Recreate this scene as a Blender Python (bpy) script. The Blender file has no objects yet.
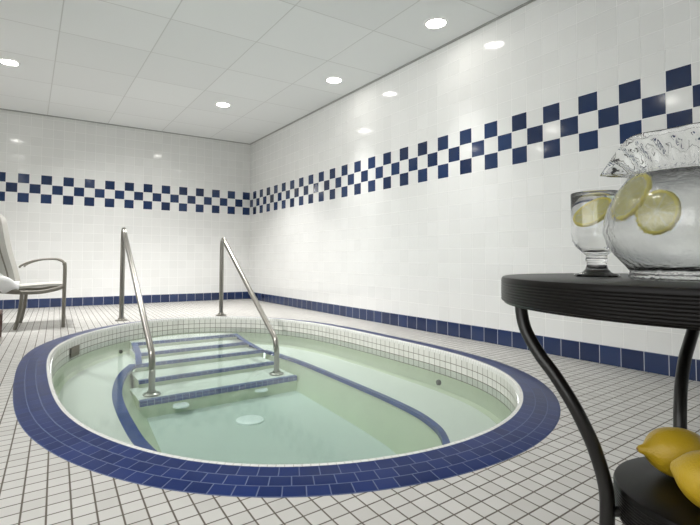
import bpy, bmesh, math, random
from mathutils import Vector, Matrix
random.seed(7)
sc = bpy.context.scene
col = sc.collection
PI = math.pi
T = 0.127                      # wall tile pitch
ROW = 0.1234                   # wall tile row height
H_CEIL = 2.517
XL, YF = -4.75, -9.3           # left and front walls

# ------------------------------------------------------------------ helpers
def link(o):
    col.objects.link(o); return o

def obj(name, bm, mat, parent=None, smooth=True, loc=None, angle=35):
    me = bpy.data.meshes.new(name)
    bmesh.ops.recalc_face_normals(bm, faces=bm.faces[:])
    bm.to_mesh(me); bm.free()
    o = bpy.data.objects.new(name, me); link(o)
    if mat: me.materials.append(mat)
    if smooth:
        for p in me.polygons: p.use_smooth = True
        try: me.set_sharp_from_angle(angle=math.radians(angle))
        except Exception: pass
    if parent:
        o.parent = parent
    if loc is not None: o.location = loc
    return o

def thing(name, label, cat, loc=(0, 0, 0), rz=0.0, group=None):
    o = bpy.data.objects.new(name, None); link(o)
    o.empty_display_size = 0.1
    o.location = loc; o.rotation_euler = (0, 0, rz)
    o['label'] = label; o['category'] = cat
    if group: o['group'] = group
    return o

def structure(o, label=None):
    o['kind'] = 'structure'
    if label: o['label'] = label
    return o

def add_box(bm, x0, x1, y0, y1, z0, z1, bevel=0.0, seg=2):
    r = bmesh.ops.create_cube(bm, size=1.0)
    vs = r['verts']
    for v in vs:
        v.co = Vector(((x0+x1)/2+v.co.x*(x1-x0), (y0+y1)/2+v.co.y*(y1-y0), (z0+z1)/2+v.co.z*(z1-z0)))
    if bevel > 0:
        es = list({e for v in vs for e in v.link_edges})
        bmesh.ops.bevel(bm, geom=es, offset=bevel, segments=seg, affect='EDGES', profile=0.5)

def catmull(P, n=8):
    P = [Vector(p) for p in P]; out = []
    for i in range(len(P)-1):
        p0 = P[i-1] if i > 0 else P[i]*2-P[i+1]
        p1, p2 = P[i], P[i+1]
        p3 = P[i+2] if i+2 < len(P) else P[i+1]*2-P[i]
        for k in range(n):
            t = k/n
            out.append(0.5*((2*p1)+(p2-p0)*t+(2*p0-5*p1+4*p2-p3)*t*t+(3*p1-p0-3*p2+p3)*t**3))
    out.append(P[-1]); return out

def add_tube(bm, pts, r, seg=14, caps=True, ry=None):
    """tube along pts; r a number or a list; ry = second half-width (flattened section)"""
    pts = [Vector(p) for p in pts]; n = len(pts)
    rs = r if isinstance(r, (list, tuple)) else [r]*n
    rings = []; up = None
    for i, p in enumerate(pts):
        t = (pts[min(i+1, n-1)]-pts[max(i-1, 0)]).normalized()
        if up is None:
            a = Vector((0, 0, 1)) if abs(t.z) < .9 else Vector((0, 1, 0))
            up = (a-t*a.dot(t)).normalized()
        else:
            up = (up-t*up.dot(t)).normalized()
        side = t.cross(up)
        k = 1.0 if ry is None else ry/rs[i]
        ring = [bm.verts.new(p+(up*math.cos(2*PI*j/seg)*k+side*math.sin(2*PI*j/seg))*rs[i]) for j in range(seg)]
        rings.append(ring)
    for a, b in zip(rings, rings[1:]):
        for j in range(seg):
            bm.faces.new((a[j], a[(j+1) % seg], b[(j+1) % seg], b[j]))
    if caps:
        bm.faces.new(rings[0]); bm.faces.new(rings[-1])

def add_lathe(bm, prof, seg=48, fn=None, cx=0, cy=0):
    """prof: list of (r, z); r = 0 closes"""
    rings = []
    for i, (r, z) in enumerate(prof):
        if r < 1e-6:
            rings.append([bm.verts.new((cx, cy, z))])
        else:
            ring = []
            for j in range(seg):
                a = 2*PI*j/seg
                rr, zz = (r, z) if fn is None else fn(i, a, r, z)
                ring.append(bm.verts.new((cx+rr*math.cos(a), cy+rr*math.sin(a), zz)))
            rings.append(ring)
    for a, b in zip(rings, rings[1:]):
        for j in range(seg):
            k = (j+1) % seg
            if len(a) == 1 and len(b) == 1: continue
            if len(a) == 1: bm.faces.new((a[0], b[j], b[k]))
            elif len(b) == 1: bm.faces.new((a[j], a[k], b[0]))
            else: bm.faces.new((a[j], a[k], b[k], b[j]))

# ------------------------------------------------------------------ materials
class NT:
    def __init__(self, name):
        self.m = bpy.data.materials.new(name); self.m.use_nodes = True
        self.t = self.m.node_tree; self.t.nodes.clear()
        self.out = self.t.nodes.new('ShaderNodeOutputMaterial')
    def n(self, typ, **kw):
        nd = self.t.nodes.new(typ)
        for k, v in kw.items(): setattr(nd, k, v)
        return nd
    def L(self, a, b): self.t.links.new(a, b)
    def put(self, sock, v):
        if isinstance(v, bpy.types.NodeSocket): self.L(v, sock)
        elif v is not None: sock.default_value = v
    def math(self, op, a, b=None, c=None, clamp=False):
        nd = self.n('ShaderNodeMath', operation=op); nd.use_clamp = clamp
        self.put(nd.inputs[0], a); self.put(nd.inputs[1], b)
        if c is not None: self.put(nd.inputs[2], c)
        return nd.outputs[0]
    def mix(self, f, a, b):
        nd = self.n('ShaderNodeMix', data_type='RGBA')
        self.put(nd.inputs[0], f); self.put(nd.inputs[6], a); self.put(nd.inputs[7], b)
        return nd.outputs[2]
    def coords(self, which='Object'):
        c = self.n('ShaderNodeTexCoord'); s = self.n('ShaderNodeSeparateXYZ')
        self.L(c.outputs[which], s.inputs[0]); self._vec = c.outputs[which]
        return s.outputs[0], s.outputs[1], s.outputs[2]
    def comb(self, x, y, z=0.0):
        nd = self.n('ShaderNodeCombineXYZ')
        self.put(nd.inputs[0], x); self.put(nd.inputs[1], y); self.put(nd.inputs[2], z)
        return nd.outputs[0]
    def noise(self, scale, vec=None, detail=3, rough=.55):
        nd = self.n('ShaderNodeTexNoise'); nd.inputs['Scale'].default_value = scale
        nd.inputs['Detail'].default_value = detail; nd.inputs['Roughness'].default_value = rough
        if vec is not None: self.L(vec, nd.inputs['Vector'])
        return nd.outputs[0]
    def bsdf(self, **kw):
        b = self.n('ShaderNodeBsdfPrincipled')
        for k, v in kw.items(): self.put(b.inputs[k.replace('_', ' ')], v)
        self.L(b.outputs[0], self.out.inputs[0]); self.b = b
        return b
    def bump(self, h, dist=.001, strength=1.0):
        nd = self.n('ShaderNodeBump'); nd.inputs['Distance'].default_value = dist
        nd.inputs['Strength'].default_value = strength
        self.L(h, nd.inputs['Height']); self.L(nd.outputs[0], self.b.inputs['Normal'])

def rgb(r, g, b):              # sRGB 0-255 to linear
    f = lambda c: (c/255/12.92) if c/255 <= .04045 else ((c/255+.055)/1.055)**2.4
    return (f(r), f(g), f(b), 1)

def simple(name, c, rough=.5, metal=0.0, noise=0.0, nscale=40, bump=0.0, **kw):
    m = NT(name); m.coords()
    base = c
    if noise:
        f = m.noise(nscale, m._vec)
        base = m.mix(f, tuple(x*(1-noise) for x in c[:3])+(1,), tuple(min(1, x*(1+noise)) for x in c[:3])+(1,))
    m.bsdf(Base_Color=base, Roughness=rough, Metallic=metal, **kw)
    if bump: m.bump(m.noise(nscale*3, m._vec), bump)
    return m.m

def tile_grid(m, u, v, pu, pv, grout, soft=.0008, stagger=None):
    """returns grout mask (1 on tile), tile ids and in-tile coordinates"""
    vv = m.math('DIVIDE', v, pv); iv = m.math('FLOOR', vv); fv = m.math('SUBTRACT', vv, iv)
    uu = m.math('DIVIDE', u, pu)
    if stagger: uu = m.math('ADD', uu, m.math('MULTIPLY', iv, stagger))
    iu = m.math('FLOOR', uu); fu = m.math('SUBTRACT', uu, iu)
    du = m.math('MULTIPLY', m.math('MINIMUM', fu, m.math('SUBTRACT', 1.0, fu)), pu)
    dv = m.math('MULTIPLY', m.math('MINIMUM', fv, m.math('SUBTRACT', 1.0, fv)), pv)
    d = m.math('MINIMUM', du, dv)
    mr = m.n('ShaderNodeMapRange', interpolation_type='SMOOTHSTEP')
    m.L(d, mr.inputs[0]); mr.inputs[1].default_value = grout/2-soft/2; mr.inputs[2].default_value = grout/2+soft
    return mr.outputs[0], iu, iv, fu, fv

def tile_rand(m, iu, iv, seed=0.0):
    w = m.n('ShaderNodeTexWhiteNoise', noise_dimensions='3D')
    m.L(m.comb(iu, iv, seed), w.inputs['Vector'])
    return w.outputs['Value'], w.outputs['Color']

def tilt_height(m, mask, iu, iv, fu, fv, amp, edge):
    r, c = tile_rand(m, iu, iv, 3.7)
    s = m.n('ShaderNodeSeparateColor'); m.L(c, s.inputs[0])
    a = m.math('MULTIPLY', m.math('SUBTRACT', s.outputs[0], .5), m.math('SUBTRACT', fu, .5))
    b = m.math('MULTIPLY', m.math('SUBTRACT', s.outputs[1], .5), m.math('SUBTRACT', fv, .5))
    t = m.math('MULTIPLY', m.math('ADD', a, b), amp)
    return m.math('ADD', t, m.math('MULTIPLY', mask, edge))

WHITE = (.80, .79, .76, 1); BLUE = (.018, .040, .165, 1)
def wall_tile(name, axis, parity):
    m = NT(name); x, y, z = m.coords()
    u = m.math('MULTIPLY', y if axis == 'Y' else x, -1.0)
    v = m.math('ADD', z, .0068)
    mask, iu, iv, fu, fv = tile_grid(m, u, v, T, ROW, .0032)
    band = m.math('MULTIPLY', m.math('GREATER_THAN', iv, 10.5), m.math('LESS_THAN', iv, 13.5))
    par = m.math('ABSOLUTE', m.math('MODULO', m.math('ADD', m.math('ADD', iu, iv), float(parity)+200.0), 2.0))
    isb = m.math('MULTIPLY', band, m.math('LESS_THAN', par, .5))
    r, _ = tile_rand(m, iu, iv)
    wh = m.mix(r, (.765, .768, .757, 1), (.803, .806, .795, 1))
    bl = m.mix(r, (.010, .022, .070, 1), (.017, .040, .118, 1))
    base = m.mix(mask, (.88, .88, .87, 1), m.mix(isb, wh, bl))
    rough = m.math('SUBTRACT', .42, m.math('MULTIPLY', mask, .33))
    m.bsdf(Base_Color=base, Roughness=rough, IOR=1.5)
    m.bump(tilt_height(m, mask, iu, iv, fu, fv, .7, .55), .0016)
    return m.m

def base_tile(name, axis):
    m = NT(name); x, y, z = m.coords()
    u = m.math('ADD', m.math('MULTIPLY', y if axis == 'Y' else x, -1.0), .014)
    v = m.math('ADD', z, .0068)
    mask, iu, iv, fu, fv = tile_grid(m, u, v, T, ROW, .0034)
    r, _ = tile_rand(m, iu, iv)
    base = m.mix(mask, (.50, .52, .58, 1), m.mix(r, (.015, .027, .080, 1), (.023, .043, .120, 1)))
    m.bsdf(Base_Color=base, Roughness=.14)
    m.bump(tilt_height(m, mask, iu, iv, fu, fv, .5, .5), .0014)
    return m.m

def floor_tile():
    m = NT('white mosaic floor tile'); x, y, z = m.coords()
    ka, kb = .0454, .0780
    u = m.math('ADD', m.math('SUBTRACT', x, m.math('MULTIPLY', y, ka)), 2.0624-6.229*ka+.0559*80)
    v = m.math('ADD', m.math('SUBTRACT', y, m.math('MULTIPLY', x, kb)), 6.229-2.0624*kb+.0544*160)
    mask, iu, iv, fu, fv = tile_grid(m, u, v, .0559, .0544, .0042, .001)
    r, _ = tile_rand(m, iu, iv)
    n = m.noise(2.2, m._vec)
    g = m.mix(n, (.095, .08, .062, 1), (.15, .13, .105, 1))
    base = m.mix(mask, g, m.mix(r, (.53, .52, .495, 1), (.60, .59, .565, 1)))
    m.bsdf(Base_Color=base, Roughness=m.math('SUBTRACT', .75, m.math('MULTIPLY', mask, .33)))
    m.bump(tilt_height(m, mask, iu, iv, fu, fv, .25, .6), .0012)
    return m.m

def uv_tile(name, pu, pv, grout, gcol, c0, c1, rough=.2, stagger=None, edge=.5, voff=0.0):
    m = NT(name); x, y, z = m.coords('UV')
    v = m.math('ADD', y, voff) if voff else y
    mask, iu, iv, fu, fv = tile_grid(m, x, v, pu, pv, grout, .0008, stagger)
    r, _ = tile_rand(m, iu, iv)
    base = m.mix(mask, gcol, m.mix(r, c0, c1))
    m.bsdf(Base_Color=base, Roughness=m.math('SUBTRACT', .6, m.math('MULTIPLY', mask, .6-rough)))
    m.bump(tilt_height(m, mask, iu, iv, fu, fv, .4, edge), .0012)
    return m.m

def ceiling_mat():
    m = NT('suspended ceiling panels'); x, y, z = m.coords()
    u = m.math('ADD', x, .69+.727*8); v = m.math('ADD', y, .63+.706*16)
    mask, iu, iv, fu, fv = tile_grid(m, u, v, .727, .706, .006, .004)
    r, _ = tile_rand(m, iu, iv)
    base = m.mix(mask, (.62, .62, .61, 1), m.mix(r, (.79, .80, .80, 1), (.83, .84, .84, 1)))
    m.bsdf(Base_Color=base, Roughness=.9)
    h = m.math('ADD', m.math('MULTIPLY', mask, 1.0), m.math('MULTIPLY', m.noise(160, m._vec, 4), .25))
    m.bump(h, .0012)
    return m.m

def glass(name, rough=0.0, colr=(1, 1, 1, 1), ior=1.5, bump=0, nscale=60):
    m = NT(name); m.coords()
    m.bsdf(Base_Color=colr, Roughness=rough, IOR=ior, Transmission_Weight=1.0)
    if bump: m.bump(m.noise(nscale, m._vec), bump)
    return m.m

def emission(name, c, s):
    m = NT(name); e = m.n('ShaderNodeEmission')
    e.inputs[0].default_value = c; e.inputs[1].default_value = s
    m.L(e.outputs[0], m.out.inputs[0]); return m.m

M = {}
M['wall_right'] = wall_tile('glazed wall tile right', 'Y', 0)
M['wall_back'] = wall_tile('glazed wall tile back', 'X', 1)
M['base_right'] = base_tile('blue base tile right', 'Y')
M['base_back'] = base_tile('blue base tile back', 'X')
M['floor'] = floor_tile()
M['ceiling'] = ceiling_mat()
M['trim'] = simple('painted ceiling angle', (.36, .36, .35, 1), .6)
M['coping'] = uv_tile('blue coping tile', .058, .0502, .0026, (.13, .16, .27, 1), (.012, .025, .105, 1), (.017, .035, .145, 1), .3, .37)
M['coping'].node_tree.nodes['Principled BSDF'].inputs['Specular IOR Level'].default_value = .14
M['lip'] = uv_tile('white bullnose tile', .026, .2, .002, (.42, .40, .36, 1), (.76, .76, .73, 1), (.80, .80, .77, 1), .25)
M['walltile'] = uv_tile('white waterline tile', .056, .0460, .0042, (.20, .185, .15, 1), (.70, .69, .65, 1), (.76, .75, .71, 1), .25, None, .5, .004)
M['plaster'] = simple('white pool plaster', (.68, .71, .67, 1), .6, 0, .04, 6)
M['plaster_shade'] = simple('pool plaster with painted green shade', (.58, .63, .49, 1), .6, 0, .08, 6)  # white plaster with green underwater shade put into its colour
M['plaster_floor'] = simple('grey pool floor plaster', (.54, .60, .58, 1), .6, 0, .05, 5)
M['nosing'] = uv_tile('blue step tile', .05, .05, .0028, (.34, .42, .60, 1), (.010, .035, .19, 1), (.018, .06, .28, 1), .3)
M['stripe'] = uv_tile('blue bench edge tile', .05, .09, .0016, (.03, .07, .26, 1), (.008, .036, .20, 1), (.014, .05, .27, 1), .3)
M['steel'] = simple('brushed stainless steel', (.33, .318, .29, 1), .28, 1.0, .05, 12)
M['white_plastic'] = simple('white plastic fitting', (.86, .90, .93, 1), .35)
M['dark_plastic'] = simple('dark grey plastic', (.06, .06, .055, 1), .4)
M['grate'] = simple('brown grate', (.19, .165, .135, 1), .5)
M['trimring'] = simple('white enamel trim', (.78, .78, .77, 1), .4)
M['lamp'] = emission('glowing lamp lens', (1, .965, .90, 1), 25)
M['lampdim'] = emission('dim lamp lens', (1, .965, .90, 1), 7)
M['black'] = simple('black brown lacquered wood', (.0050, .0042, .0038, 1), .34, 0, .3, 14, 0, Specular_IOR_Level=.15)
M['iron'] = simple('dark bronze painted iron', (.0075, .0065, .0055, 1), .33, 0, .2, 30)
M['sling'] = simple('pale grey sling fabric', (.50, .49, .455, 1), .8, 0, .06, 90, .0006)
M['frame'] = simple('taupe powder coated aluminium', (.21, .195, .165, 1), .45, 0, .06, 20)
M['towel'] = simple('white terry towel', (.84, .84, .84, 1), .95, 0, .03, 60, .002)
M['redwood'] = simple('dark reddish wood', (.075, .028, .022, 1), .45, 0, .3, 18)
M['glass'] = glass('clear glass', 0.0)
M['pitcherglass'] = glass('misted pitcher glass', 0.10, (.97, .975, .97, 1), 1.5, .0016, 80)
M['drink'] = glass('drinking water', 0.0, (.985, .99, .985, 1), 1.33)
def lemon_mat():
    m = NT('lemon peel'); m.coords()
    f = m.noise(9, m._vec)
    m.bsdf(Base_Color=m.mix(f, (.50, .315, .012, 1), (.64, .44, .028, 1)), Roughness=.38, Subsurface_Weight=.08, Subsurface_Radius=(.01, .006, .001))
    v = m.n('ShaderNodeTexVoronoi'); v.inputs['Scale'].default_value = 330; m.L(m._vec, v.inputs['Vector'])
    m.bump(v.outputs['Distance'], .0006); return m.m
M['lemon'] = lemon_mat()
M['rind'] = simple('lemon rind', (.82, .72, .12, 1), .4, 0, .1, 40)
M['stem'] = simple('lemon stem scar', (.36, .20, .06, 1), .7)
def flesh_mat():
    m = NT('lemon flesh'); x, y, z = m.coords()
    ang = m.math('DIVIDE', m.math('ARCTAN2', y, x), 2*PI/9)
    fr = m.math('FRACT', m.math('ADD', ang, 20.0))
    rad = m.math('SQRT', m.math('ADD', m.math('MULTIPLY', x, x), m.math('MULTIPLY', y, y)))
    d = m.math('MULTIPLY', m.math('MINIMUM', fr, m.math('SUBTRACT', 1.0, fr)), rad)
    seg = m.math('MULTIPLY', m.math('GREATER_THAN', d, .0011), m.math('LESS_THAN', rad, .0262))
    n = m.noise(140, m._vec)
    fl = m.mix(n, (.88, .80, .26, 1), (.95, .90, .42, 1))
    b = m.bsdf(Base_Color=m.mix(seg, (.95, .92, .58, 1), fl), Roughness=.25, Subsurface_Weight=.4, Subsurface_Radius=(.02, .018, .006), Transmission_Weight=.25)
    return m.m
M['flesh'] = flesh_mat()
def water_mat():
    m = NT('spa water'); m.coords()
    tr = m.n('ShaderNodeBsdfTransparent'); tr.inputs[0].default_value = (.97, .99, .98, 1)
    gl = m.n('ShaderNodeBsdfGlossy'); gl.inputs['Roughness'].default_value = .07
    bp = m.n('ShaderNodeBump'); bp.inputs['Distance'].default_value = .004; bp.inputs['Strength'].default_value = .3
    m.L(m.noise(4.0, m._vec, 2), bp.inputs['Height'])
    fr = m.n('ShaderNodeFresnel'); fr.inputs[0].default_value = 1.20
    m.L(bp.outputs[0], gl.inputs['Normal']); m.L(bp.outputs[0], fr.inputs['Normal'])
    mx = m.n('ShaderNodeMixShader'); m.L(fr.outputs[0], mx.inputs[0])
    m.L(tr.outputs[0], mx.inputs[1]); m.L(gl.outputs[0], mx.inputs[2])
    m.L(mx.outputs[0], m.out.inputs['Surface'])
    va = m.n('ShaderNodeVolumeAbsorption'); va.inputs[0].default_value = (.40, .74, .58, 1); va.inputs[1].default_value = .30
    vs = m.n('ShaderNodeVolumeScatter'); vs.inputs[0].default_value = (.90, .98, .94, 1); vs.inputs[1].default_value = .04
    ad = m.n('ShaderNodeAddShader'); m.L(va.outputs[0], ad.inputs[0]); m.L(vs.outputs[0], ad.inputs[1])
    m.L(ad.outputs[0], m.out.inputs['Volume'])
    return m.m
M['water'] = water_mat()
def added_pane_mat():
    m = NT('added window pane glass')
    tr = m.n('ShaderNodeBsdfTransparent'); gl = m.n('ShaderNodeBsdfGlossy'); gl.inputs['Roughness'].default_value = .02
    fr = m.n('ShaderNodeFresnel'); fr.inputs[0].default_value = 1.3
    mx = m.n('ShaderNodeMixShader'); m.L(fr.outputs[0], mx.inputs[0]); m.L(tr.outputs[0], mx.inputs[1]); m.L(gl.outputs[0], mx.inputs[2])
    m.L(mx.outputs[0], m.out.inputs['Surface']); return m.m
M['pane'] = added_pane_mat()

# ------------------------------------------------------------------ camera
CX, CY, CZ = -3.0505, -7.2095, .6411
yaw, pit, rol, F = .5605, .0408, .0046, 476.646
fw = Vector((math.sin(yaw)*math.cos(pit), math.cos(yaw)*math.cos(pit), math.sin(pit)))
rt = Vector((math.cos(yaw), -math.sin(yaw), 0)); up = rt.cross(fw)
r2 = rt*math.cos(rol)+up*math.sin(rol); u2 = up*math.cos(rol)-rt*math.sin(rol)
cd = bpy.data.cameras.new('camera'); cam = bpy.data.objects.new('camera', cd); link(cam)
mw = Matrix((r2, u2, -fw)).transposed().to_4x4(); mw.translation = Vector((CX, CY, CZ))
cam.matrix_world = mw
cd.sensor_fit = 'HORIZONTAL'; cd.sensor_width = 36; cd.lens = F/700*36
cd.shift_x = (350-326.4488)/700; cd.shift_y = (239.8147-262.5)/700
cd.clip_start = .02
sc.camera = cam
FH = Vector((math.sin(yaw), math.cos(yaw), 0)); RH = rt
def C2W(X, Z, z=0.0):          # metres right of / in front of where the photographer stood
    p = Vector((CX, CY, 0))+RH*X+FH*Z; p.z = z; return p

# ------------------------------------------------------------------ pool outline
CREST = [(-2.571,-2.691),(-2.36,-2.42),(-2.12,-2.24),(-1.80,-2.10),(-1.45,-2.13),(-1.20,-2.24),(-.884,-2.549),(-.69,-2.95),(-.615,-3.4),(-.600,-3.85),(-.598,-4.378),(-.600,-4.70),(-.630,-5.066),(-.718,-5.392),(-.855,-5.597),(-1.045,-5.785),(-1.242,-5.92),(-1.379,-5.985),(-1.545,-6.035),(-1.705,-6.062),(-1.821,-6.068),(-2.011,-6.05),(-2.167,-6.015),(-2.301,-5.97),(-2.45,-5.895),(-2.531,-5.835),(-2.609,-5.75),(-2.683,-5.645),(-2.732,-5.545),(-2.785,-5.435),(-2.842,-5.31),(-2.893,-5.134),(-2.918,-4.93),(-2.930,-4.692),(-2.935,-4.342),(-2.931,-3.962),(-2.913,-3.613),(-2.867,-3.302),(-2.761,-2.996)]
def resample(P, n):
    L = [0]
    Q = P+[P[0]]
    for a, b in zip(Q, Q[1:]): L.append(L[-1]+math.hypot(b[0]-a[0], b[1]-a[1]))
    out = []; j = 0
    for i in range(n):
        s = L[-1]*i/n
        while L[j+1] < s: j += 1
        t = (s-L[j])/(L[j+1]-L[j]); a, b = Q[j], Q[j+1]
        out.append((a[0]+(b[0]-a[0])*t, a[1]+(b[1]-a[1])*t))
    return out
def smooth_loop(P, n=240, it=60):
    P = resample(P, n)
    for k in range(it):
        P = [((P[i-1][0]+2*P[i][0]+P[(i+1) % n][0])/4, (P[i-1][1]+2*P[i][1]+P[(i+1) % n][1])/4) for i in range(n)]
    return resample(P, n)
def offset(P, d):              # d > 0 outwards (loop is clockwise seen from above or not: tested)
    n = len(P); A = sum(P[i-1][0]*P[i][1]-P[i][0]*P[i-1][1] for i in range(n))
    s = 1 if A > 0 else -1; out = []
    for i in range(n):
        tx, ty = P[(i+1) % n][0]-P[i-1][0], P[(i+1) % n][1]-P[i-1][1]; l = math.hypot(tx, ty)
        out.append((P[i][0]+s*ty/l*d, P[i][1]-s*tx/l*d))
    return out
NL = 240
crest = smooth_loop(CREST, NL)
arc = [0]
for i in range(NL):
    a, b = crest[i], crest[(i+1) % NL]; arc.append(arc[-1]+math.hypot(b[0]-a[0], b[1]-a[1]))

def band(bm, profile, i0=0, i1=NL, uvv=None):
    """sweep profile [(offset, z)] round the crest loop, with UV (arc length, profile length)"""
    uvl = bm.loops.layers.uv.verify()
    closed = (i1-i0) == NL
    loops = [offset(crest, d) for d, z in profile]
    pl = [0]
    for (d0, z0), (d1, z1) in zip(profile, profile[1:]): pl.append(pl[-1]+math.hypot(d1-d0, z1-z0))
    if uvv: pl = uvv
    cols = i1-i0 if closed else i1-i0+1
    V = [[bm.verts.new((lp[(i0+i) % NL][0], lp[(i0+i) % NL][1], z)) for i in range(cols)] for lp, (d, z) in zip(loops, profile)]
    for k in range(len(profile)-1):
        for i in range(i1-i0):
            j = (i+1) % cols if closed else i+1
            f = bm.faces.new((V[k][i], V[k][j], V[k+1][j], V[k+1][i]))
            us = [arc[i0+i], arc[i0+i+1], arc[i0+i+1], arc[i0+i]]; vs = [pl[k], pl[k], pl[k+1], pl[k+1]]
            for lpp, uu, v_ in zip(f.loops, us, vs): lpp[uvl].uv = (uu, v_)
    return V

LIP, RING = .023, .149
OUT = LIP/2+RING
WATER_Z, BENCH_Z, FLOOR_Z = -.095, -.25, -.47

# ------------------------------------------------------------------ room shell
def ring_fill(outer_pts, inner_pts, z):
    bm = bmesh.new()
    def loop(P):
        v = [bm.verts.new((p[0], p[1], z)) for p in P]
        return [bm.edges.new((v[i-1], v[i])) for i in range(len(v))]
    e = loop(outer_pts)+loop(inner_pts)
    bmesh.ops.triangle_fill(bm, use_beauty=True, use_dissolve=False, edges=e)
    return bm
bm = ring_fill([(XL, YF), (0, YF), (0, 0), (XL, 0)], offset(crest, OUT-.004), 0.0)
structure(obj('floor', bm, M['floor'], smooth=False))

def slab(name, x0, x1, y0, y1, z0, z1, m):
    bm = bmesh.new(); add_box(bm, x0, x1, y0, y1, z0, z1)
    return structure(obj(name, bm, m, smooth=False))
slab('wall_right', 0, .12, YF, .12, -.02, H_CEIL+.1, M['wall_right'])
slab('wall_back', XL, 0, 0, .12, -.02, H_CEIL+.1, M['wall_back'])
WY0, WY1, WZ0, WZ1 = -8.6, -4.8, .55, 2.35     # added window opening in the unseen left wall, lets in fill light
bm = bmesh.new()
add_box(bm, XL-.12, XL, YF, WY0, -.02, H_CEIL+.1); add_box(bm, XL-.12, XL, WY1, .12, -.02, H_CEIL+.1)
add_box(bm, XL-.12, XL, WY0, WY1, -.02, WZ0); add_box(bm, XL-.12, XL, WY0, WY1, WZ1, H_CEIL+.1)
structure(obj('wall_left', bm, M['wall_right'], smooth=False))
bm = bmesh.new()
for k in range(4):
    yy = WY0+.03+(WY1-WY0-.06)*k/3
    add_box(bm, XL-.09, XL-.03, yy-.03, yy+.03, WZ0, WZ1)
for zz in (WZ0+.03, WZ1-.03): add_box(bm, XL-.09, XL-.03, WY0, WY1, zz-.03, zz+.03)
wf = structure(obj('added_fill_window', bm, M['trimring'], smooth=False))
bm = bmesh.new(); add_box(bm, XL-.064, XL-.058, WY0, WY1, WZ0, WZ1)
obj('added_window_pane', bm, M['pane'], wf, smooth=False)
slab('wall_front', XL-.12, .12, YF-.12, YF, -.02, H_CEIL+.1, M['wall_back'])
slab('ceiling', XL-.12, .12, YF-.12, .12, H_CEIL, H_CEIL+.1, M['ceiling'])
slab('baseboard_right', -.006, -.0005, YF, -.0005, 0.0005, .1166, M['base_right'])
slab('baseboard_back', XL, -.006, -.006, -.0005, 0.0005, .1166, M['base_back'])
slab('trim_1', -.022, -.0005, YF, -.0005, H_CEIL-.010, H_CEIL-.0005, M['trim'])
slab('trim_2', XL, -.022, -.022, -.0005, H_CEIL-.010, H_CEIL-.0005, M['trim'])

# ------------------------------------------------------------------ hot tub
tub = thing('hot_tub', 'sunken oval hot tub with blue tiled rim, steps and pale green water', 'hot tub', (-1.77, -4.1, 0))
def tobj(name, bm, mat, parent=tub, **kw):
    o = obj(name, bm, mat, parent, **kw)
    if parent is tub: o.location = -Vector(tub.location)
    return o
bm = bmesh.new()
band(bm, [(OUT, -.03), (OUT, .001), (OUT-.004, .003), (LIP/2+.05, .0125), (LIP/2, .018), (LIP/2, -.03)], uvv=[-.03, 0, .003, .1004, .1506, .18])
o = tobj('coping', bm, M['coping'], angle=60); o['label'] = 'dark blue tiled rim three tiles wide'
bm = bmesh.new()
prof = [(LIP/2, -.02), (LIP/2, .0185)]+[(LIP/2-.008-.012*math.sin(a)+.0, .0185+.004*math.sin(min(PI, a*2))-.020*(1-math.cos(a))) for a in [x*PI/2/7 for x in range(1, 8)]]+[(-LIP/2+.003, -.012)]
band(bm, prof, uvv=[.05]*len(prof))
tobj('bullnose_edge', bm, M['lip'], angle=80)
bm = bmesh.new()
band(bm, [(-LIP/2, -.006), (-LIP/2, -.142)])
tobj('waterline_tile', bm, M['walltile'])
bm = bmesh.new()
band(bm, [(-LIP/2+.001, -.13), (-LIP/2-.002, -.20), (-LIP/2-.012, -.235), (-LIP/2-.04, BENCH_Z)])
tobj('bench_wall', bm, M['plaster_shade'])

# bench edge and footwell floor, paired points (bench edge -> foot of the slope)
BE = [(-2.275,-2.93),(-2.36,-3.12),(-2.44,-3.36),(-2.513,-3.69),(-2.552,-4.0),(-2.570,-4.397),(-2.565,-4.80),(-2.50,-5.15),(-2.34,-5.45),(-2.12,-5.64),(-1.85,-5.73),(-1.58,-5.70),(-1.37,-5.595),(-1.224,-5.43),(-1.146,-5.27),(-1.095,-5.08),(-1.062,-4.80),(-1.045,-4.5),(-1.03,-4.15),(-1.015,-3.71),(-1.02,-3.4),(-1.06,-2.93)]
FE = [(-2.262,-2.93),(-2.290,-3.12),(-2.300,-3.36),(-2.315,-3.69),(-2.34,-4.0),(-2.37,-4.397),(-2.39,-4.80),(-2.34,-5.08),(-2.22,-5.33),(-2.05,-5.49),(-1.85,-5.56),(-1.64,-5.53),(-1.47,-5.44),(-1.33,-5.30),(-1.26,-5.15),(-1.21,-4.98),(-1.18,-4.75),(-1.155,-4.5),(-1.13,-4.15),(-1.10,-3.71),(-1.09,-3.4),(-1.075,-2.93)]
BEs = [(p.x, p.y) for p in catmull([(a, b, 0) for a, b in BE], 6)]
FEs = [(p.x, p.y) for p in catmull([(a, b, 0) for a, b in FE], 6)]
bm = bmesh.new()                                     # bench seat: between the wall and its inner edge
wl = offset(crest, -LIP/2-.002)
def fill_between(bm, outer, inner, z):
    def loop(P):
        v = [bm.verts.new((p[0], p[1], z)) for p in P]
        return [bm.edges.new((v[i-1], v[i])) for i in range(len(v))]
    e = loop(outer)+loop(inner)
    bmesh.ops.triangle_fill(bm, use_beauty=True, use_dissolve=False, edges=e)
fill_between(bm, wl, BEs, BENCH_Z)
tobj('bench', bm, M['plaster'], smooth=False)
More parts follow.
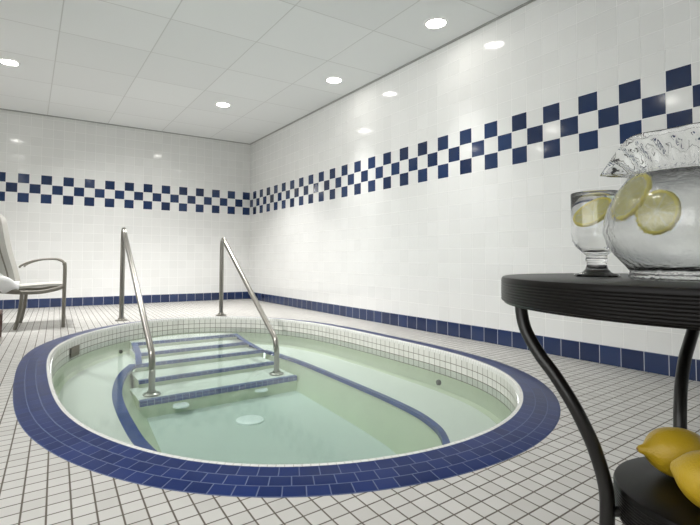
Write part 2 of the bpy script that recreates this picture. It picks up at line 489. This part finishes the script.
def strip(bm, A, B, za, zb, n=1, bulge=0.0):
    uvl = bm.loops.layers.uv.verify(); s = 0.0; prev = None
    rows = []
    for i in range(len(A)):
        r = []
        for k in range(n+1):
            t = k/n
            zz = za+(zb-za)*t
            r.append(bm.verts.new((A[i][0]+(B[i][0]-A[i][0])*t, A[i][1]+(B[i][1]-A[i][1])*t, zz)))
        rows.append(r)
    for i in range(len(A)-1):
        ds = math.hypot(A[i+1][0]-A[i][0], A[i+1][1]-A[i][1])
        for k in range(n):
            f = bm.faces.new((rows[i][k], rows[i+1][k], rows[i+1][k+1], rows[i][k+1]))
            for l, u, v in zip(f.loops, (s, s+ds, s+ds, s), (k/n*.1, k/n*.1, (k+1)/n*.1, (k+1)/n*.1)): l[uvl].uv = (u, v)
        s += ds
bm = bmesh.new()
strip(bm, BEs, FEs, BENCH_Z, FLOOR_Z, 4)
tobj('bench_riser', bm, M['plaster_shade'])
bm = bmesh.new()                                     # footwell floor
v = [bm.verts.new((p[0], p[1], FLOOR_Z)) for p in FEs]
bm.faces.new(v); bmesh.ops.triangulate(bm, faces=bm.faces[:])
tobj('footwell_floor', bm, M['plaster_floor'], smooth=False)

def edge_normals(P):
    out = []
    for i in range(len(P)):
        a = P[max(0, i-1)]; b = P[min(len(P)-1, i+1)]
        tx, ty = b[0]-a[0], b[1]-a[1]; l = math.hypot(tx, ty); out.append((ty/l, -tx/l))
    return out
nrm = edge_normals(BEs)
def bench_stripe(i0, i1, w0):
    W = [w0*(1-.45*max(0, min(1, (i/len(BEs)-.25)/.35))) for i in range(len(BEs))]
    A = [(BEs[i][0]-nrm[i][0]*W[i]*.55, BEs[i][1]-nrm[i][1]*W[i]*.55) for i in range(i0, i1)]
    B = [(BEs[i][0]+nrm[i][0]*W[i]*.45, BEs[i][1]+nrm[i][1]*W[i]*.45) for i in range(i0, i1)]
    # keep the sign so that the strip lies mostly on the bench side
    bm = bmesh.new(); uvl = bm.loops.layers.uv.verify()
    strip(bm, A, B, BENCH_Z+.006, BENCH_Z+.006, 2)
    strip(bm, A, A, BENCH_Z+.006, BENCH_Z-.02, 1)
    strip(bm, B, B, BENCH_Z+.006, BENCH_Z-.02, 1)
    return tobj('bench_stripe', bm, M['stripe'])
nB = len(BEs)
bench_stripe(0, nB, .062)

# steps
SX0 = [-2.205, -2.225, -2.262, -2.300, -2.365]; SX1 = [-1.16, -1.13, -1.075, -1.115, -1.085]
SY0 = [-2.475, -2.745, -2.985, -3.325, -3.70]; SY1 = [-2.445, -2.68, -2.925, -3.235, -3.615]
SZ = [-.15, -.20, -.246, -.30, -.35]
BACK_Y = -2.05
for i in range(5):
    bm = bmesh.new()
    # a solid tread block from its nosing back towards the wall
    yb0 = SY0[i-1] if i else -2.2; yb1 = SY1[i-1] if i else -2.2
    P = [(SX0[i], SY0[i]), (SX1[i], SY1[i]), (SX1[i], yb1+.02), (SX0[i], yb0+.02)]
    if i == 0:
        # follow the curved wall at the back
        lo = min(range(NL), key=lambda k: math.hypot(wl[k][0]-(SX0[0]), wl[k][1]-(-2.30)))
        hi = min(range(NL), key=lambda k: math.hypot(wl[k][0]-(SX1[0]), wl[k][1]-(-2.27)))
        ks = []; k = hi
        while True:
            ks.append(k)
            if k == lo or len(ks) > 120: break
            k = (k-1) % NL
        if len(ks) > 100:
            ks = []; k = hi
            while True:
                ks.append(k)
                if k == lo: break
                k = (k+1) % NL
        P = P[:2]+[wl[k] for k in ks]
    top = [bm.verts.new((x, y, SZ[i])) for x, y in P]; bot = [bm.verts.new((x, y, FLOOR_Z-.01)) for x, y in P]
    bm.faces.new(top); bm.faces.new(bot)
    for k in range(len(P)): bm.faces.new((top[k-1], top[k], bot[k], bot[k-1]))
    st = tobj('step', bm, M['plaster'], smooth=False)
    st.data.materials.append(M['plaster_shade'])
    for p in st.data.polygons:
        if abs(p.normal.z) < .5: p.material_index = 1  # upright faces take the plaster with painted green shade
    bm = bmesh.new()
    n = 24; W = .030 if i < 3 else .036; Hn = .022 if i < 4 else .036
    A = [(SX0[i]+(SX1[i]-SX0[i])*k/n, SY0[i]+(SY1[i]-SY0[i])*k/n) for k in range(n+1)]
    f_ = [(x, y-.005) for x, y in A]; b_ = [(x, y+W) for x, y in A]
    strip(bm, f_, b_, SZ[i]+.004, SZ[i]+.004, 1)
    strip(bm, f_, f_, SZ[i]-Hn, SZ[i]+.004, 1)
    strip(bm, b_, b_, SZ[i]-.002, SZ[i]+.004, 1)
    for k in (0, n):
        vs = [bm.verts.new((f_[k][0], f_[k][1], SZ[i]-Hn)), bm.verts.new((f_[k][0], f_[k][1], SZ[i]+.004)), bm.verts.new((b_[k][0], b_[k][1], SZ[i]+.004)), bm.verts.new((b_[k][0], b_[k][1], SZ[i]-Hn))]
        bm.faces.new(vs)
    no = obj('nosing', bm, M['nosing'], st, smooth=False); no['label'] = 'blue tiled nosing'
    if i < 2:                                        # blue tile on the ends of the two upper treads
        for X, sgn in ((SX0[i], 1), (SX1[i], -1)):
            bm = bmesh.new()
            ya = (SY0 if sgn > 0 else SY1)[i]
            nx = (SX0 if sgn > 0 else SX1)[i+1]; ny = (SY0 if sgn > 0 else SY1)[i+1]
            A = [(X+(nx-X)*k/8, ya+(ny-ya)*k/8) for k in range(9)]
            wd = .05*sgn
            B = [(x+wd, y) for x, y in A]
            z0, z1 = SZ[i], SZ[i+1]
            uvl = bm.loops.layers.uv.verify()
            for k in range(8):
                q = [(A[k], z0+(z1-z0)*k/8), (A[k+1], z0+(z1-z0)*(k+1)/8)]
                vs = [bm.verts.new((q[0][0][0], q[0][0][1], q[0][1]+.006)), bm.verts.new((q[1][0][0], q[1][0][1], q[1][1]+.006)), bm.verts.new((B[k+1][0], B[k+1][1], q[1][1]+.006)), bm.verts.new((B[k][0], B[k][1], q[0][1]+.006)),
                      bm.verts.new((q[0][0][0], q[0][0][1], SZ[i+1]-.01)), bm.verts.new((q[1][0][0], q[1][0][1], SZ[i+1]-.01))]
                f1 = bm.faces.new(vs[:4]); f2 = bm.faces.new((vs[0], vs[1], vs[5], vs[4]))
                for f in (f1, f2):
                    for l, u, v_ in zip(f.loops, (k*.035, k*.035+.035, k*.035+.035, k*.035), (0.002, .002, .048, .048)): l[uvl].uv = (u, v_)
            bmesh.ops.remove_doubles(bm, verts=bm.verts[:], dist=.0004)
            obj('side_stripe', bm, M['nosing'], st, smooth=False)

# fittings in the tub
def disc(bm, c, r, h, seg=32, ax='z', dome=.4):
    prof = [(0, 0), (r, 0), (r, h*(1-dome)), (r*.9, h*.9), (r*.5, h), (0, h)]
    b2 = bmesh.new(); add_lathe(b2, prof, seg)
    if isinstance(ax, Vector):
        q = Vector((0, 0, 1)).rotation_difference(ax)
        for v in b2.verts: v.co = q @ v.co
    for v in b2.verts: v.co += Vector(c)
    me = bpy.data.meshes.new('tmp'); b2.to_mesh(me); b2.free(); bm.from_mesh(me); bpy.data.meshes.remove(me)
bm = bmesh.new(); disc(bm, (-1.725, -4.12, FLOOR_Z), .095, .016, 40)
o = tobj('drain_cover', bm, M['white_plastic']); o['label'] = 'large round white drain cover'
for p in ((-2.085, -3.715), (-1.425, -3.63)):
    bm = bmesh.new(); disc(bm, (p[0], p[1], -.420), .058, .018, 28, 'z', .5)
    o = tobj('return_fitting', bm, M['white_plastic']); o['label'] = 'small round white fitting below the steps'
def on_wall(px, py):
    k = min(range(NL), key=lambda i: math.hypot(wl[i][0]-px, wl[i][1]-py))
    a, b = wl[k-1], wl[(k+1) % NL]; tx, ty = b[0]-a[0], b[1]-a[1]; l = math.hypot(tx, ty)
    nv = Vector((ty/l, -tx/l, 0)); c = Vector((-1.77, -4.1, 0))
    if nv.dot(c-Vector((wl[k][0], wl[k][1], 0))) < 0: nv = -nv
    return k, Vector((wl[k][0], wl[k][1], 0)), nv
for (px, py, z) in ((-.62, -4.83, -.20), (-2.32, -2.40, -.225)):
    k, p, nv = on_wall(px, py); p.z = z
    bm = bmesh.new(); disc(bm, p, .019, .018, 20, nv, .5)
    tobj('jet', bm, M['dark_plastic'])
k, p, nv = on_wall(-2.755, -3.0)
sk = bpy.data.objects.new('tmp', None)
bm = bmesh.new(); band(bm, [(-LIP/2-.001, -.050), (-LIP/2-.009, -.050), (-LIP/2-.009, -.122), (-LIP/2-.001, -.122)], k-2, k+2)
for bb in (0,):
    pass
o = tobj('skimmer_grate', bm, M['grate'], smooth=False); o['label'] = 'brown rectangular skimmer opening'
bpy.data.objects.remove(sk)

# water body
bm = bmesh.new()
wv = offset(crest, -LIP/2+.004)
top = [bm.verts.new((x, y, WATER_Z)) for x, y in wv]; bot = [bm.verts.new((x, y, FLOOR_Z-.05)) for x, y in wv]
bm.faces.new(top); bm.faces.new(bot)
for k in range(NL): bm.faces.new((top[k-1], top[k], bot[k], bot[k-1]))
wo = tobj('water', bm, M['water'], smooth=False); wo['label'] = 'still pale green water'

# ------------------------------------------------------------------ handrails
def handrail(label, base, foot, apex_z, bend_z, foot_z):
    bx, by = base; fx, fy = foot
    root = thing('handrail', label, 'handrail', (bx, by, 0), 0, 'steel handrails at the hot tub steps')
    d = Vector((fx-bx, fy-by, 0)); L = d.length; d.normalize()
    top = Vector((0, 0, apex_z))
    # straight slope from near the apex to the lower bend
    A = [Vector((0, 0, .012)), Vector((0, 0, apex_z-.20)), Vector((0, 0, apex_z-.10)), d*.010+Vector((0, 0, apex_z-.045)), d*.040+Vector((0, 0, apex_z-.008)), d*.080+Vector((0, 0, apex_z-.018)), d*.125+Vector((0, 0, apex_z-.062))]
    lo = d*(L-.045)+Vector((0, 0, bend_z+.085)); st = A[-1]
    B = [st+(lo-st)*t for t in (.1, .3, .5, .7, .9, 1.0)]
    C = [d*(L-.012)+Vector((0, 0, bend_z+.012)), d*L+Vector((0, 0, bend_z-.05)), d*L+Vector((0, 0, foot_z+.06)), d*L+Vector((0, 0, foot_z+.01))]
    bm = bmesh.new(); add_tube(bm, catmull(A+B+C, 6), .0235, 20)
    obj('rail_tube', bm, M['steel'], root, angle=60)
    for q, zz in ((Vector((0, 0, 0)), .0005), (d*L, foot_z+.0045)):
        bm = bmesh.new()
        add_lathe(bm, [(0, 0), (.062, 0), (.062, .006), (.052, .012), (.034, .016), (.030, .030), (0, .030)], 32)
        obj('escutcheon', bm, M['steel'], root, loc=q+Vector((0, 0, zz)))
    return root
handrail('stainless handrail on the left side of the hot tub steps', (-2.21, -1.90), (-2.258, -3.57), .945, -.125, SZ[4])
handrail('stainless handrail on the right side of the hot tub steps', (-1.175, -1.985), (-1.205, -3.47), .868, -.125, SZ[4])

# ------------------------------------------------------------------ downlights
G = 'recessed ceiling downlights'
LAMP_W = 9
def downlight(x, y, label, lens, watt=None, spread=72, aim=None):
    t = thing('ceiling_downlight', label, 'ceiling light', (x, y, H_CEIL), 0, G)
    bm = bmesh.new(); add_lathe(bm, [(.074, -.003), (.078, -.008), (.090, -.007), (.096, -.0005)], 40)
    obj('trim_ring', bm, M['trimring'], t)
    bm = bmesh.new(); add_lathe(bm, [(0, -.0045), (.0745, -.0035)], 40)
    obj('lamp_lens', bm, lens, t)
    ld = bpy.data.lights.new('downlight_beam', 'AREA'); ld.shape = 'DISK'; ld.size = .14; ld.energy = watt or LAMP_W
    ld.spread = math.radians(spread); ld.color = (1, .985, .965)
    lo = bpy.data.objects.new('downlight_beam', ld); link(lo); lo.parent = t; lo.location = (0, 0, -.012)
    if aim:
        ld.size = .18; lo.location.z = -.10          # added tilt, throws fill light onto a wall
        lo.rotation_euler = (Vector(aim)-Vector((x, y, H_CEIL))).to_track_quat('-Z', 'Y').to_euler()
downlight(-.351, -4.528, 'largest glowing round downlight, top centre beside the right wall', M['lamp'], 2, 62)
downlight(-.375, -3.082, 'round downlight beside the right wall, next behind the largest one', M['lamp'], 3, 62)
downlight(-1.078, -1.685, 'farthest round downlight, near the back corner of the ceiling', M['lamp'], 18, 100)
downlight(-3.244, -1.778, 'round downlight cut by the left edge above the chair', M['lamp'], 14, 100)
OUTL = 'unseen round ceiling downlight giving added fill light'
for x, y, wt, sp, aim in ((-3.2, -3.26, 8, 60, (-1.75, -.1, .25)), (-3.2, -4.7, 2.5, 80, None), (-1.8, -5.6, 2.5, 80, None), (-3.2, -6.1, 2, 80, None),  # first one read from a wall reflection, tilt added; others are added fill
                          (-4.25, -1.1, 4, 140, None), (-4.25, -2.4, 4, 140, None), (-4.25, -4.8, 11, 75, (0, -3.3, .35))):
    downlight(x, y, OUTL, M['lamp'], wt, sp, aim)

# ------------------------------------------------------------------ patio chair
def chair():
    ang = -.066
    fwd = Vector((math.cos(ang), math.sin(ang), 0)); wid = Vector((-math.sin(ang), math.cos(ang), 0))
    p0 = Vector((-2.750, -2.135, 0))
    org = p0-fwd*.23*.83+wid*.26
    t = thing('patio_chair', 'taupe metal patio chair with pale sling seat by the back wall', 'chair', org, ang)
    t.scale.x = .83
    # local: x forward, y across; x = f + .23
    X = .23
    for s in (-1, 1):
        y = .26*s
        bm = bmesh.new()
        add_tube(bm, catmull([(X, y, 0), (X+.001, y, .2), (X+.002, y, .4), (X+.001, y, .56), (X-.008, y, .595)], 5), .019, 12, ry=.021)
        obj('front_leg', bm, M['frame'], t, angle=60)
        bm = bmesh.new()
        add_tube(bm, catmull([(X-.004, y, .585), (X-.03, y, .613), (X-.095, y, .632), (X-.235, y, .627), (X-.345, y, .602), (X-.42, y, .568), (X-.425, y, .55)], 6), .017, 12, ry=.010)
        obj('armrest', bm, M['frame'], t, angle=60)
        bm = bmesh.new()
        add_tube(bm, catmull([(X-.40, y, .33), (X-.402, y, .27), (X-.41, y, .19), (X-.43, y, .085), (X-.455, y, 0)], 6), .019, 12, ry=.021)
        obj('rear_leg', bm, M['frame'], t, angle=60)
        bm = bmesh.new()
        add_tube(bm, catmull([(X-.01, y, .375), (X-.09, y, .352), (X-.235, y, .330), (X-.42, y, .330), (X-.60, y, .345)], 6), .013, 12, ry=.018)
        obj('seat_rail', bm, M['frame'], t, angle=60)
        bm = bmesh.new()
        add_tube(bm, catmull([(X-.505, y*.86, .34), (X-.54, y*.86, .50), (X-.615, y*.86, .72), (X-.665, y*.86, .95), (X-.685, y*.86, .99)], 6), .014, 12)
        obj('back_post', bm, M['frame'], t, angle=60)
    def sheet(prof, hw, th, name, wrap=0.0):
        bm = bmesh.new(); P = catmull(prof, 6); rows = []
        ny = 10
        for i, p in enumerate(P):
            a = P[max(0, i-1)]; b = P[min(len(P)-1, i+1)]; tg = (b-a).normalized(); nn = Vector((-tg.z, 0, tg.x))
            r = []
            for j in range(ny+1):
                q = j/ny*2-1
                base = Vector((p.x, q*hw, p.z))-nn*wrap*(1-q*q)
                r.append((bm.verts.new(base+nn*th/2), bm.verts.new(base-nn*th/2)))
            rows.append(r)
        for a, b in zip(rows, rows[1:]):
            for j in range(ny):
                bm.faces.new((a[j][0], a[j+1][0], b[j+1][0], b[j][0])); bm.faces.new((a[j][1], a[j+1][1], b[j+1][1], b[j][1]))
            for j in (0, ny): bm.faces.new((a[j][0], b[j][0], b[j][1], a[j][1]))
        for r in (rows[0], rows[-1]):
            for j in range(ny): bm.faces.new((r[j][0], r[j+1][0], r[j+1][1], r[j][1]))
        return obj(name, bm, M['sling'], t, angle=50)
    sheet([(X-.02, 0, .388), (X-.10, 0, .392), (X-.235, 0, .386), (X-.42, 0, .374), (X-.56, 0, .352)], .25, .02, 'seat', .008)
    sheet([(X-.515, 0, .385), (X-.545, 0, .50), (X-.615, 0, .72), (X-.665, 0, .95), (X-.685, 0, 1.01)], .235, .12, 'backrest', .0)
    return t, org, fwd, wid
ch, corg, cf, cw = chair()
# towel lying on the back of the seat, over its near edge
def towel():
    t = None
    p0 = corg+cf*(-.245)
    bm = bmesh.new(); rows = []
    nu, nv_ = 26, 14
    for i in range(nu+1):
        u = i/nu
        r = []
        for j in range(nv_+1):
            v = j/nv_
            x = -.27+.30*u
            y = -.335+.082*v
            z = .402+.235*(1-u)**1.3*(.75+.25*math.cos(v*PI*2))+.014*math.sin(9*u+5*v)+.012*math.sin(14*v-4*u)
            if v < .22:                              # hangs over the near edge of the seat
                k = (.22-v)/.22
                y = -.335+.082*.22-.082*.22*(k*.95); z -= .10*k*k*(.35+.65*math.exp(-((u-.62)/.22)**2))+.02*k
            r.append(bm.verts.new((x, y, z)))
        rows.append(r)
    for a, b in zip(rows, rows[1:]):
        for j in range(nv_): bm.faces.new((a[j], a[j+1], b[j+1], b[j]))
    o = obj('towel', bm, M['towel'], None, angle=180)
    o.location = corg+cf*(-.19); o.rotation_euler = (0, 0, math.atan2(cf.y, cf.x))
    s = o.modifiers.new('thick', 'SOLIDIFY'); s.thickness = .010; s.offset = 1
    o['label'] = 'crumpled white towel on the seat of the patio chair'; o['category'] = 'towel'
towel()
# low wooden stool that reaches into the picture with one leg
st = thing('wooden_stool', 'dark reddish wooden stool leg at the left edge beside the chair', 'stool', (-3.37, -2.64, 0))
bm = bmesh.new(); add_box(bm, -.165, .165, -.16, .16, .19, .215, .006)
obj('seat', bm, M['redwood'], st, angle=50)
for sx in (-1, 1):
    for sy in (-1, 1):
        bm = bmesh.new(); add_tube(bm, [(.146*sx, .14*sy, 0), (.146*sx, .14*sy, .10), (.146*sx, .14*sy, .192)], [.014, .017, .018], 12)
        obj('leg', bm, M['redwood'], st, angle=60)

# ------------------------------------------------------------------ side table
TC = C2W(.61, .722); TZ = .6136; TR = .325
tb = thing('side_table', 'black round two tier side table with curved legs at right', 'side table', TC)
def ridged(r, z0, z1, n):
    """disc with a reeded edge"""
    P = [(0, z0), (r*.985, z0), (r-.003, z0+.003)]
    h = (z1-z0-.010)
    for i in range(n):
        a = z0+.004+h*i/n; b = z0+.004+h*(i+1)/n
        P += [(r-.0008, a), (r-.0001, a+(b-a)*.25), (r, (a+b)/2), (r-.0001, a+(b-a)*.75)]
    P += [(r-.0006, z1-.004), (r-.002, z1-.0012), (r-.005, z1), (r*.5, z1), (0, z1)]
    return P
bm = bmesh.new(); add_lathe(bm, ridged(TR, TZ-.044, TZ, 8), 128)
obj('tabletop', bm, M['black'], tb, angle=30)
SZT = .290
bm = bmesh.new(); add_lathe(bm, ridged(.157, SZT-.052, SZT, 9), 96)
obj('lower_shelf', bm, M['black'], tb, angle=30)
th0 = 150
def pol(th, r, z):            # polar about the table axis, angles in the photographer's frame
    a = math.radians(th); v = RH*(math.cos(a)*r)+FH*(math.sin(a)*r); v.z = z; return v
prof = [(.570, 0), (.548, .0), (.520, .05), (.496, .15), (.473, .275), (.447, .44), (.405, .65), (.370, .785), (.338, .885), (.288, .985), (.245, 1.0), (.20, .97), (.15, .86), (.09, .62), (.04, .38), (0, .22)]
for q in range(4):
    bm = bmesh.new()
    pts = [pol(th0-90*q+16*f, .295-.122*f, z) for z, f in prof]
    add_tube(bm, catmull(pts, 5), .0108, 16)
    lg = obj('leg', bm, M['iron'], tb, angle=60)
    bm = bmesh.new()
    add_tube(bm, [pol(th0-90*q+16, .150, .250), pol(th0-90*q+16, .172, .250)], .008, 12)
    obj('shelf_peg', bm, M['iron'], lg)

# ------------------------------------------------------------------ pitcher
PC = C2W(.514, .682); PC.z = TZ
pt = thing('glass_pitcher', 'round glass water pitcher with ruffled rim on the table', 'pitcher', PC)
RL = RH*.80-FH*.60; FL = RH*.60+FH*.80           # across and along the line of sight to the pitcher
spout = math.atan2((-RL-FL*.10).y, (-RL-FL*.10).x)
oprof = [(0, 0), (.066, 0), (.0705, .003), (.0700, .008), (.0685, .012), (.074, .020), (.088, .036), (.098, .052), (.1025, .070), (.1008, .090), (.0945, .110), (.084, .130), (.0735, .144), (.0660, .154)]
flare = [(.0, .0), (.10, .03), (.22, .10), (.36, .24), (.52, .43), (.68, .62), (.84, .82), (1.0, 1.0)]
def rim(a):
    d = (a-spout+PI) % (2*PI)-PI
    w = math.exp(-(d/.40)**2)
    return .0900+.013*w+.0015*math.sin(7*a), .202-.042*math.exp(-(d/.48)**2)+.0015*math.sin(5*a+1)
iprof = [(.0625, .154), (.070, .144), (.0805, .130), (.091, .110), (.0973, .090), (.099, .070), (.0945, .052), (.0845, .038), (.068, .024), (.04, .019), (0, .018)]
def pfn_flare(t, a, inner):
    fr_, fz = flare[t]
    rr, hz = rim(a)
    b = .0625 if inner else .0660
    e = rr-(.0028 if inner else 0)
    z = .154+(hz-.154)*fz
    r = b+(e-b)*(fr_**.9)+.0032*math.sin(24*(a+1.6*fz))*min(1, fz*3)*min(1, (1-fz)*5)*(0 if inner else 1)
    return r, z
bm = bmesh.new()
fullprof = oprof+[(.08, .16+i*.001) for i in range(1, 8)]+[(.08, .17)]+[(.08, .16-i*.001) for i in range(0, 7)]+iprof
no, nf = len(oprof), len(flare)
def pf(i, a, r, z):
    if i < no: return r, z
    if i < no+nf-1: return pfn_flare(i-no+1, a, False)
    if i == no+nf-1:
        r0, z0 = pfn_flare(nf-1, a, False); return r0-.0014, z0+.0016
    if i < no+nf-1+1+nf-1: return pfn_flare(nf-1-(i-no-nf), a, True)
    return r, z
add_lathe(bm, fullprof, 128, pf)
pb = obj('pitcher_body', bm, M['pitcherglass'], pt, angle=80)
pb.data.materials.append(M['glass'])
for p in pb.data.polygons:
    if p.center.z > .156: p.material_index = 1
bm = bmesh.new()
hd = Vector((-math.cos(spout), -math.sin(spout), 0))
add_tube(bm, catmull([hd*.083+Vector((0, 0, .175)), hd*.115+Vector((0, 0, .195)), hd*.15+Vector((0, 0, .175)), hd*.158+Vector((0, 0, .13)), hd*.14+Vector((0, 0, .085)), hd*.103+Vector((0, 0, .07))], 8), .008, 14)
obj('handle', bm, M['glass'], pt, angle=60)
bm = bmesh.new()
wp = [(0, .0178), (.04, .0188), (.0683, .0238), (.0848, .0378), (.0948, .052), (.0993, .070), (.0976, .090), (.0913, .110), (.0808, .130), (.0703, .144), (.0640, .1515), (.061, .152), (0, .152)]
add_lathe(bm, wp, 96)
obj('water', bm, M['drink'], pt, angle=60)

# ------------------------------------------------------------------ goblet
GC = C2W(.4647, .82); GC.z = TZ; GS = 1.116
gl = thing('water_goblet', 'footed glass of water standing left of the pitcher', 'glass', GC)
gl.scale = (GS, GS, GS)
bm = bmesh.new()
gp = [(0, 0), (.0335, 0), (.0345, .002), (.033, .0038), (.023, .0060), (.0172, .0115), (.0150, .018), (.0155, .022), (.0175, .025), (.0160, .029), (.0165, .033), (.023, .0385), (.0320, .0465), (.0365, .055), (.0378, .065), (.0380, .090), (.0382, .1275), (.0374, .129), (.0364, .1278), (.0362, .09), (.0360, .066), (.0345, .0575), (.029, .0495), (.018, .044), (0, .0425)]
add_lathe(bm, [(r*.91, z) for r, z in gp], 72)
obj('goblet_glass', bm, M['glass'], gl, angle=50)
bm = bmesh.new()
add_lathe(bm, [(r*.91, z) for r, z in [(0, .0423), (.018, .0438), (.0292, .0493), (.0347, .0573), (.0362, .066), (.0364, .09), (.0366, .1210), (.0352, .1202), (0, .1200)]], 64)
obj('water', bm, M['drink'], gl, angle=50)

# ------------------------------------------------------------------ lemon slices and lemons
def lemon_slice(label, c, n, r, th, group='lemon slices in the water'):
    root = thing('lemon_slice', label, 'lemon slice', c, 0, group)
    root.rotation_mode = 'QUATERNION'; root.rotation_quaternion = Vector((0, 0, 1)).rotation_difference(n)
    k = r/.030
    bm = bmesh.new()
    prof = [(r*.87, -th/2), (r*.97, -th/2), (r, -th*.3), (r, th*.3), (r*.97, th/2), (r*.87, th/2), (r*.87, -th/2)]
    add_lathe(bm, prof, 48); obj('rind', bm, M['rind'], root, angle=60)
    bm = bmesh.new(); add_lathe(bm, [(0, -th/2+.0002), (r*.872, -th/2+.0002), (r*.872, th/2-.0002), (0, th/2-.0002)], 48)
    o = obj('flesh', bm, M['flesh'], root, angle=60)
    return root
UPV = Vector((0, 0, 1))
def sdir(right, upc, toward):  # direction from image-right, up and toward-the-photographer amounts
    return (RL*right+UPV*upc-FL*toward).normalized()
lemon_slice('lemon slice floating tilted in the footed glass', GC+UPV*.095*GS-FL*.008-RL*.001, sdir(-.46, .70, .55), .0285, .0055)
lemon_slice('steeply tilted lemon slice in the pitcher, nearest the spout', PC+UPV*.114-RL*.054-FL*.032, sdir(-.80, .44, .40), .0335, .006)
lemon_slice('rounder lemon slice in the pitcher, right of the tilted one', PC+UPV*.092-RL*.027-FL*.073, sdir(-.58, .12, .72), .0290, .006)

def lemon(label, c, axis, r, ln):
    root = thing('lemon', label, 'lemon', c, 0, 'whole lemons on the lower shelf')
    root.rotation_mode = 'QUATERNION'; root.rotation_quaternion = Vector((0, 0, 1)).rotation_difference(axis)
    bm = bmesh.new(); prof = [(0, -ln*.5)]
    n = 26
    for i in range(1, n):
        t = i/n; z = -ln*.40+ln*.80*t
        s = max(0, 1-(2*t-1)**2)**.56
        prof.append((max(r*s, .0001), z))
    # blunt neck at the bottom, nipple at the top
    prof = [(0, -ln*.43), (r*.10, -ln*.428), (r*.17, -ln*.415)]+[p for p in prof[2:-2] if p[0] > r*.25]+[(r*.24, ln*.405), (r*.19, ln*.44), (r*.15, ln*.475), (r*.08, ln*.495), (0, ln*.5)]
    add_lathe(bm, prof, 40, lambda i, a, rr, z: (rr*(1+.018*math.sin(3*a+z*60)+.012*math.sin(7*a)), z))
    obj('peel', bm, M['lemon'], root, angle=180)
    bm = bmesh.new(); add_lathe(bm, [(0, ln*.494), (r*.07, ln*.492), (r*.05, ln*.505), (0, ln*.508)], 16)
    obj('stem_scar', bm, M['stem'], root)
l1 = C2W(.574, .790, SZT+.0396)
lemon('whole lemon at the back of the lower shelf with its tip pointing left', l1, (-RH*.97+FH*.05+UPV*.06).normalized(), .0392, .128)
l2 = C2W(.545, .682, SZT+.041)
lemon('whole lemon at the front of the lower shelf, cut by the right edge', l2, (RH*.62-FH*.62-UPV*.16).normalized(), .0405, .118)

# ------------------------------------------------------------------ world and view
w = bpy.data.worlds.new('world'); sc.world = w; w.use_nodes = True
bg = w.node_tree.nodes.get('Background'); bg.inputs[0].default_value = (1, 1, .99, 1); bg.inputs[1].default_value = 2.6
sc.view_settings.view_transform = 'Standard'; sc.view_settings.look = 'None'
sc.view_settings.exposure = 0.38; sc.view_settings.gamma = 1.0
sc.view_settings.use_curve_mapping = False
sc.cycles.max_bounces = 16; sc.cycles.diffuse_bounces = 8; sc.cycles.glossy_bounces = 6
sc.cycles.transmission_bounces = 14; sc.cycles.transparent_max_bounces = 16; sc.cycles.volume_bounces = 2
sc.cycles.use_denoising = True
sc.cycles.sample_clamp_indirect = 8
